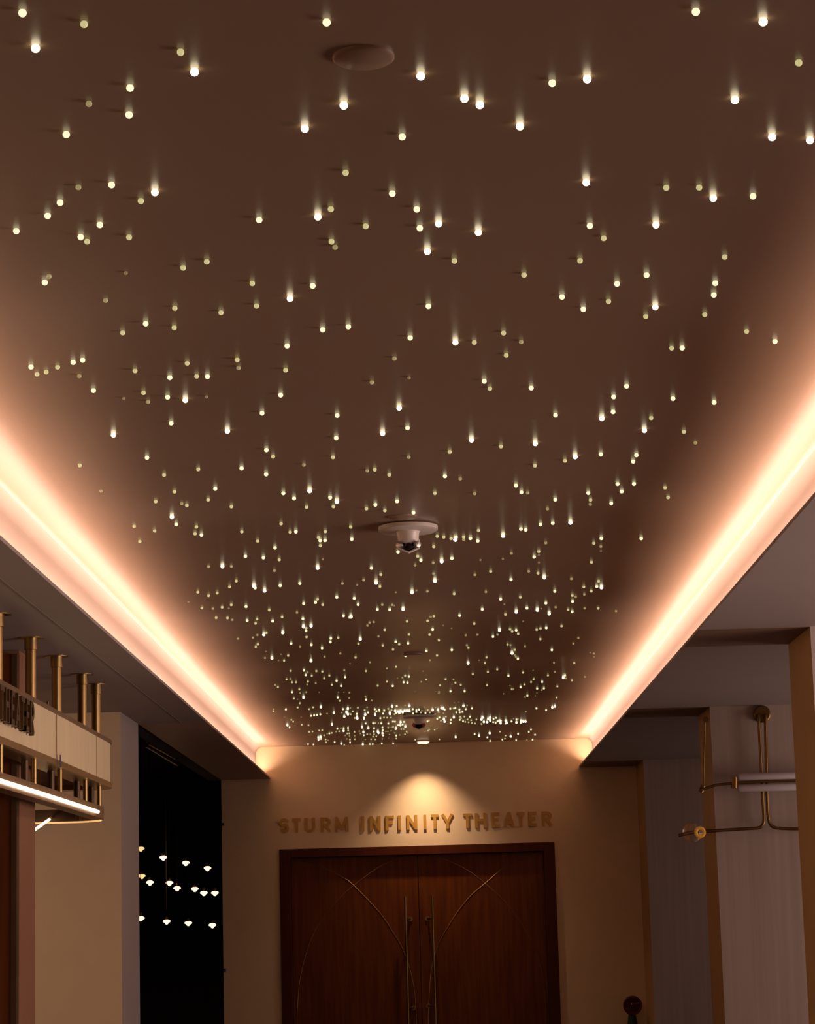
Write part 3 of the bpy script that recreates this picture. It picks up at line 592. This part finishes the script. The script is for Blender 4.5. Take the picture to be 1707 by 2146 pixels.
# ------------------------------------------------------------------ star lights
STARS = "14571,186,3 471,211,3 15980,390,4 6840,408,3 1761,450,2 745,946,4 3782,1037,2 16726,1262,2 4074,1445,4 8812,1533,4 12297,1592,4 11564,1684,3 2724,1786,3 9726,2004,4 15390,2032,4 1863,2127,1 10049,2137,4 7199,2148,4 2703,2351,3 10889,2587,4 6383,2636,4 1388,2766,3 8422,2815,3 16167,2815,4 16961,2882,4 7237,3575,2 12276,3768,4 2337,3824,3 1641,3880,1 14641,3884,2 13952,3888,2 3244,3975,4 8214,4007,3 15769,4063,3 14936,4098,4 2949,4165,2 1258,4197,3 6928,4337,2 8728,4337,3 998,4475,3 6657,4492,4 5427,4562,3 9185,4636,4 13738,4661,4 2091,4664,3 12353,4685,3 7659,4696,2 8791,4735,3 341,4794,3 10018,4819,4 1691,4921,3 2703,4928,2 12641,4949,2 1824,5019,2 6942,5019,2 7016,5142,1 8949,5220,4 15175,5343,2 12146,5420,2 9515,5424,2 4330,5441,2 3835,5571,2 2633,5691,0 10974,5722,2 13541,5722,3 1026,5754,1 938,5877,3 14979,5891,3 5283,5898,2 12922,5905,3 6548,5947,3 14949,6138,3 11770,6179,3 6074,6211,4 2211,6258,1 12742,6278,2 5371,6372,2 8972,6375,3 13725,6390,4 3661,6419,2 12215,6439,3 4628,6513,2 14759,6554,2 13523,6595,2 3052,6741,3 7295,6806,3 3647,6829,2 6759,6870,3 15635,6908,2 2569,6937,2 10545,6943,2 8590,7040,3 16229,7116,3 10914,7131,1 9538,7134,4 9933,7139,2 6012,7210,3 14287,7254,3 14065,7260,2 10601,7409,2 8259,7479,1 4967,7506,2 1731,7508,3 1532,7555,3 3919,7579,2 650,7652,3 1207,7661,2 4996,7678,1 5980,7722,2 2827,7737,2 967,7760,2 776,7807,2 1661,7848,1 4118,7851,2 4344,7854,3 3556,7875,3 8566,7892,0 10141,7951,3 7787,7980,1 13122,8056,3 11125,8094,3 10258,8109,2 1957,8147,3 3005,8197,2 5878,8244,3 12851,8282,3 3509,8288,3 4323,8293,0 14094,8317,3 2592,8326,0 3881,8346,4 3102,8390,1 14955,8399,3 8359,8510,4 12839,8595,3 5488,8622,3 11635,8665,3 7061,8671,3 13637,8727,2 12605,8733,4 3585,8835,3 8534,8935,3 13496,8982,4 4763,8996,4 14322,9017,2 8013,9046,4 2376,9076,4 7040,9143,3 9875,9184,4 14563,9251,1 11210,9260,4 10490,9325,2 5579,9398,3 9418,9439,2 12581,9489,3 13327,9506,3 5719,9538,2 12045,9538,4 6973,9553,2 8558,9553,1 3079,9559,3 11831,9626,2 13259,9641,3 6364,9714,1 1673,9723,2 11202,9729,2 5060,9781,3 4151,9805,2 7849,9811,2 7691,9837,1 5573,9910,3 8151,9922,2 3436,9925,2 9318,9948,3 9637,10007,1 13277,10110,3 12933,10112,3 10806,10145,3 13927,10194,2 4508,10212,3 6484,10253,4 2118,10262,1 13019,10271,3 3653,10277,2 10920,10288,3 11049,10303,1 12320,10303,3 5933,10306,3 9107,10309,2 9939,10320,1 6914,10397,3 13991,10397,2 6159,10414,3 11629,10441,3 4359,10446,2 12367,10449,2 8315,10476,3 3260,10482,2 7055,10482,4 12801,10520,3 3805,10528,1 12361,10543,1 7861,10549,3 3913,10564,2 4845,10590,2 6982,10590,2 6419,10602,2 7673,10634,2 11462,10640,1 8060,10672,2 8660,10716,3 3600,10804,4 11946,10921,4 11576,10936,3 5886,10950,2 3691,10962,3 11319,10965,3 2810,11004,2 4113,11015,2 7344,11017,2 10909,11059,3 11010,11076,3 10021,11090,2 3238,11099,2 6197,11114,3 6813,11114,2 5064,11118,2 6077,11126,2 4084,11160,2 4219,11183,3 10536,11198,4 9155,11213,2 9551,11228,3 9709,11228,2 9293,11230,2 6669,11240,2 9852,11255,3 12592,11257,3 9447,11259,2 13429,11259,3 7367,11272,3 9536,11282,4 9709,11284,1 6808,11297,3 6705,11301,3 10006,11310,3 5395,11314,2 2930,11322,2 11428,11356,1 12436,11360,2 6709,11409,2 9084,11430,2 12582,11430,1 5760,11453,3 12582,11529,0 11282,11533,2 8335,11542,3 10708,11573,1 11282,11611,0 5140,11632,3 8748,11635,2 11187,11645,3 5516,11662,3 9464,11675,3 10529,11694,0 6760,11702,0 5847,11706,2 8814,11713,3 10059,11719,0 9249,11738,4 12385,11759,2 9071,11772,1 11284,11772,0 8694,11824,1 4659,11843,4 4845,11848,1 4368,11852,1 6652,11875,4 7778,11881,3 5745,11938,1 11071,11951,1 10276,11953,2 11267,11989,2 9077,11999,1 7975,12018,2 9943,12025,1 11398,12077,4 11964,12109,1 10702,12122,3 7614,12136,1 9109,12151,4 4948,12153,2 12535,12158,2 7878,12187,4 6279,12202,3 7169,12208,1 7477,12242,0 5868,12248,3 5317,12255,4 7956,12267,2 12499,12269,3 4807,12276,2 12227,12278,2 12596,12288,4 5343,12297,3 5541,12354,4 8719,12358,0 12383,12366,2 11619,12368,3 8949,12371,1 10175,12383,1 4143,12387,2 8630,12389,4 8287,12398,0 4548,12406,2 9511,12423,2 12236,12436,1 11985,12457,2 4368,12461,2 12057,12487,1 7053,12493,3 10896,12495,2 7418,12516,3 6650,12537,2 10485,12537,3 11991,12584,3 3947,12596,0 6608,12602,3 11432,12617,3 6359,12626,3 7500,12647,3 10563,12649,0 6758,12651,2 4843,12653,2 8004,12653,1 8215,12657,1 8255,12678,0 5153,12689,3 4651,12706,2 11638,12706,1 4227,12721,2 11035,12723,3 12244,12729,1 12527,12729,2 4790,12733,0 4459,12735,1 11337,12740,0 8443,12746,4 10099,12748,3 7903,12750,3 8162,12756,3 11898,12759,2 11253,12761,4 5638,12763,2 12900,12788,1 11983,12799,3 10812,12801,4 6218,12815,1 11501,12837,4 10584,12858,2 9625,12879,3 7194,12885,3 9084,12896,2 7350,12904,4 9020,12908,1 5908,12910,2 7317,12919,2 4527,12927,2 4763,12931,2 6344,12946,3 5383,12953,2 4862,12972,1 5176,12984,3 8953,12993,2 5712,12995,3 8525,13003,2 10955,13007,0 7825,13018,1 7738,13028,1 5351,13045,2 9932,13052,2 7694,13092,1 6515,13094,4 9281,13094,0 11761,13102,2 6357,13111,4 11440,13140,3 6414,13144,2 9456,13153,0 11320,13153,2 10681,13170,2 9061,13172,3 11240,13178,2 8059,13180,2 10460,13187,4 10810,13189,3 6408,13197,3 10727,13214,2 5923,13237,4 5579,13244,2 10852,13265,2 8563,13277,2 5526,13279,4 8995,13282,2 10420,13282,1 10002,13284,1 5389,13290,1 9753,13296,1 7926,13319,1 10325,13322,3 6420,13332,2 5296,13347,1 7082,13347,2 12111,13355,1 6929,13357,3 4984,13368,1 7546,13376,4 11316,13376,2 9191,13402,2 8287,13431,3 6920,13435,3 8546,13463,3 6098,13467,3 12008,13473,1 7508,13478,2 5400,13484,2 8360,13484,2 10630,13492,2 6522,13495,3 10689,13503,1 9776,13505,1 8017,13507,2 10995,13532,1 5357,13537,2 6287,13537,1 9810,13560,2 6745,13566,3 8232,13594,2 10778,13602,2 9462,13602,3 11558,13604,3 8930,13625,3 5568,13642,0 12360,13665,0 10725,13670,4 7127,13680,1 12436,13680,1 5885,13699,0 10778,13714,1 9153,13718,2 6036,13720,2 8493,13729,3 6798,13748,1 10803,13748,1 12434,13754,0 10190,13760,2 7447,13762,2 5695,13773,4 5549,13773,1 10846,13788,3 9002,13821,1 10034,13826,0 5950,13828,2 5832,13830,0 6513,13832,4 7749,13864,1 11601,13874,1 9804,13880,4 10156,13880,2 12025,13880,2 7329,13895,0 8293,13956,2 8103,13992,1 10413,14011,2 7209,14030,1 6365,14032,3 11164,14039,0 6089,14043,2 7662,14047,2 6625,14047,2 8854,14055,0 6751,14060,2 10217,14068,2 11622,14068,1 6444,14074,1 10953,14079,2 9902,14112,2 6403,14129,3 11832,14137,3 11476,14139,2 6898,14144,2 8486,14144,2 6529,14146,2 10648,14146,3 8563,14163,3 12246,14170,1 7227,14175,3 11797,14184,4 8426,14187,1 6791,14201,2 11849,14201,1 8327,14205,0 6082,14212,1 11178,14216,2 9333,14218,2 6001,14222,2 8925,14225,2 9497,14226,1 11977,14243,2 7050,14249,3 6448,14268,2 8107,14268,2 11353,14274,3 8824,14275,1 11123,14279,2 6115,14282,2 6200,14282,2 8454,14282,3 8534,14288,3 9538,14295,2 6612,14305,1 6434,14329,1 9463,14330,0 10984,14330,2 6951,14336,2 9649,14339,2 5765,14341,1 10200,14344,2 9215,14346,2 7910,14353,2 10682,14355,0 7144,14358,3 8225,14358,3 11673,14369,2 5821,14384,2 10904,14384,3 11391,14409,3 11249,14414,3 10748,14427,1 10720,14430,2 6269,14431,2 11347,14447,1 9435,14472,3 9729,14472,3 9122,14479,0 8690,14483,0 9195,14486,1 6116,14489,3 6413,14492,1 7203,14496,0 6684,14499,0 7090,14499,0 7318,14503,1 6289,14509,1 11244,14510,0 9189,14514,1 10548,14531,0 11045,14566,3 11209,14571,0 7653,14582,1 10996,14594,1 6356,14604,4 7072,14604,3 11656,14606,2 7314,14618,1 6155,14625,2 6231,14644,0 7667,14648,3 7789,14665,1 7113,14673,2 9610,14707,0 9522,14714,0 6278,14724,2 9783,14770,1 8482,14773,1 8573,14777,4 9708,14780,4 8309,14784,3 8212,14791,4 11624,14791,4 6721,14801,4 8885,14803,1 6560,14810,2 9122,14810,1 11568,14810,4 7688,14812,1 6234,14814,2 7495,14818,2 7337,14824,1 9248,14826,4 9537,14826,3 9501,14831,2 9885,14831,3 9283,14833,4 11236,14833,3 7286,14838,4 9431,14838,3 8130,14840,2 7183,14846,3 5731,14848,1 6472,14848,2 7849,14848,3 8646,14848,3 9754,14848,3 5988,14852,3 8774,14855,3 9312,14855,3 9621,14855,3 7941,14862,3 9061,14862,4 9171,14862,4 8957,14866,2 7636,14869,2 8201,14869,2 8721,14869,3 11438,14869,3 8046,14876,3 8524,14876,4 8838,14880,1 8278,14883,4 8391,14883,4 8475,14883,4 8573,14883,4 5728,14890,2 7884,14890,3 7389,14893,2 7948,14894,2 8334,14897,4 11012,14901,1 8721,14904,3 9684,14904,3 7256,14911,4 8433,14911,4 9189,14911,2 9628,14914,3 9558,14915,3 7709,14918,3 8812,14918,2 9002,14918,2 7154,14921,1 6992,14925,4 8163,14925,4 8292,14925,3 8362,14925,4 8911,14925,3 9288,14936,1 8025,14939,3 8651,14939,3 6851,14943,1 7473,14946,3 8168,14946,4 9115,14950,1 7287,14953,4 8264,14953,2 9058,14953,2 6709,14956,3 7344,14956,2 7650,14960,4 7856,14960,4 8770,14967,4 8890,14967,2 8946,14967,2 6640,14970,3 6580,14975,3 6515,14987,3 8798,14988,3 7211,15004,4 9337,15006,2 9726,15006,2 9842,15006,3 7477,15009,4 9635,15009,2 5960,15019,0 9203,15020,3 9504,15020,4 6307,15022,0 8042,15023,2 10105,15023,4 10267,15023,4 8109,15026,2 8187,15026,2 10389,15030,3 7432,15035,2 7625,15037,4 7966,15037,3 9656,15037,2 7484,15044,4 10759,15049,1 9157,15051,3 10225,15051,4 10337,15051,3 9297,15058,4 10851,15058,1 10816,15063,3 9792,15065,2 9979,15065,2 10084,15065,4 6102,15072,2 9442,15072,3 9628,15072,3 9867,15082,2 8984,15087,2 10267,15087,4 9234,15091,2 10464,15094,4 10492,15094,3 10591,15094,4 10914,15094,4 9698,15101,3 10422,15101,3 8953,15105,3 10714,15105,3 6141,15108,2 9312,15108,4 8229,15108,3 10956,15108,4 11005,15108,4 8271,15110,3 9745,15115,2 8461,15115,3 10134,15115,4 8391,15122,4 10204,15122,4 10330,15122,3 9815,15125,2 10816,15129,4 10380,15136,3 10612,15136,4 10907,15136,3 9438,15139,3 9885,15139,2 7814,15143,3 7856,15143,2 7927,15143,1 7987,15143,3 10485,15143,4 7657,15147,3 9951,15150,2 8133,15150,3 10591,15150,3 10084,15160,2 6954,15171,4 8433,15171,3 6321,15175,2 6019,15185,4 8384,15185,4 8337,15185,3 6461,15189,2 8489,15213,4 8233,15220,2 7583,15227,4 6064,15231,3 8011,15234,3 8194,15234,1 8130,15237,2 7289,15241,3 7138,15248,1 7199,15248,3 7712,15248,4 7835,15248,3 8292,15248,4 7065,15260,3 9150,15262,1 8285,15269,3 8405,15269,2 8454,15269,2 8988,15276,2 11121,15276,3 9103,15281,2 8658,15283,0 6749,15289,2 8018,15290,3 7293,15293,2 6685,15297,2 8960,15302,2 7196,15304,4 8191,15304,1 7526,15312,1 7104,15314,2 8121,15316,1 8904,15316,1 7912,15319,4 7828,15319,3 8514,15319,2 8081,15319,1 6545,15320,2 7037,15323,1 10472,15323,2 6475,15326,2 7425,15326,2 8883,15326,0 11076,15326,3 7611,15333,4 6950,15347,2 7927,15347,4 8531,15347,1 8268,15347,1 8011,15354,4 10256,15354,4 6899,15357,3 7315,15358,2 7273,15361,2 7547,15361,1 6854,15368,1 10851,15368,3 9941,15372,3 7691,15375,2 7754,15375,1 7835,15375,2 8482,15375,2 8156,15382,1 11205,15385,3 8372,15393,1 7619,15396,3 6791,15399,2 7231,15403,1 8025,15403,3 8299,15403,3 10036,15403,4 10035,15403,4 10588,15406,2 7428,15410,1 7318,15410,1 7882,15417,2 7814,15424,2 10696,15424,4 6718,15431,4 9544,15434,4 10207,15442,3 6669,15445,4 8137,15463,0 8299,15466,2 10576,15469,2 6722,15473,3 7266,15473,1 8008,15473,1 6671,15480,4 7432,15480,2 7772,15480,2 7650,15484,1 7860,15484,2 9203,15484,2 6820,15487,2 7329,15487,2 10523,15487,3 8696,15492,2 6870,15504,1 10264,15522,3 10811,15522,3 11156,15529,3 11038,15539,1 7009,15541,3 6830,15544,2 7332,15548,3 7997,15572,3 7149,15574,4 6452,15583,3 7599,15586,4 6566,15589,3 7805,15600,3 7746,15607,3 7807,15607,3 8236,15617,3 7211,15628,2"
RAD = [0.0040, 0.0052, 0.0056, 0.0060, 0.0066]
def ico(bm, c, r, sub, mi=0):
    res = bmesh.ops.create_icosphere(bm, subdivisions=sub, radius=r, matrix=Matrix.Translation(c))
    fs = set()
    for v in res['verts']: fs.update(v.link_faces)
    for f in fs: f.material_index = mi
tmpl = {}
mass = bmesh.new(); hits = []
for s in STARS.split(' '):
    x, y, c = s.split(','); x, y, c = int(x)/10, int(y)/10, int(c)
    d = ray(x, y); h = bvh.ray_cast(O, d)[0]
    if h is None or h.y > YE-0.03: h = on_y(x, y, YE-0.05); h.z = ceil_z(h.x, h.y)
    hits.append((h, c))
def star_label(h, c):
    look = 'bright star light with glowing tail' if c == 4 else ('bright white star light' if c == 3 else ('pale yellow star light' if c == 2 else 'faint dim star light'))
    u = (h.x-XL)/(XR-XL)
    side = 'by the left cove' if u < 0.2 else ('left of centre' if u < 0.42 else ('on centre line' if u < 0.58 else ('right of centre' if u < 0.8 else 'by the right cove')))
    yc = CAMY1
    row = 'before the nearest cover plate' if h.y < 3.55 else ('just beyond the nearest cover plate' if h.y < 4.6 else ('halfway to the nearer dome camera' if h.y < 6.0 else
          ('shortly before the nearer dome camera' if h.y < yc-0.25 else ('level with the nearer dome camera' if h.y < yc+0.3 else 'just past the nearer dome camera'))))
    return look + ' ' + side + ', ' + row
CAMY1 = on_z(855, 1121, ZC-0.02).y
CAM2 = on_z(877, 1506, ZC-0.02)
for k, (h, c) in enumerate(hits):
    r = RAD[c]; pos = Vector((h.x, h.y, h.z - r*0.75))
    if k < 300:
        if c not in tmpl:
            bm = bmesh.new(); ico(bm, (0,0,0), r, 3); o = obj('star_light', bm, SM[c], smooth=True); tmpl[c] = o
        else:
            o = tmpl[c].copy(); COL.objects.link(o)
        o.location = pos; tag(o, star_label(h, c), 'star light', 'star lights in the near part of the ceiling')
    elif math.hypot(h.x-CAM2.x, h.y-CAM2.y) > 0.11: ico(mass, pos, r, 2, c)
o = obj('star_light_field', mass, SM, smooth=True)
o['kind'] = 'stuff'; tag(o, 'glittering mass of hundreds of tiny star lights over the far end of the ceiling', 'star lights')
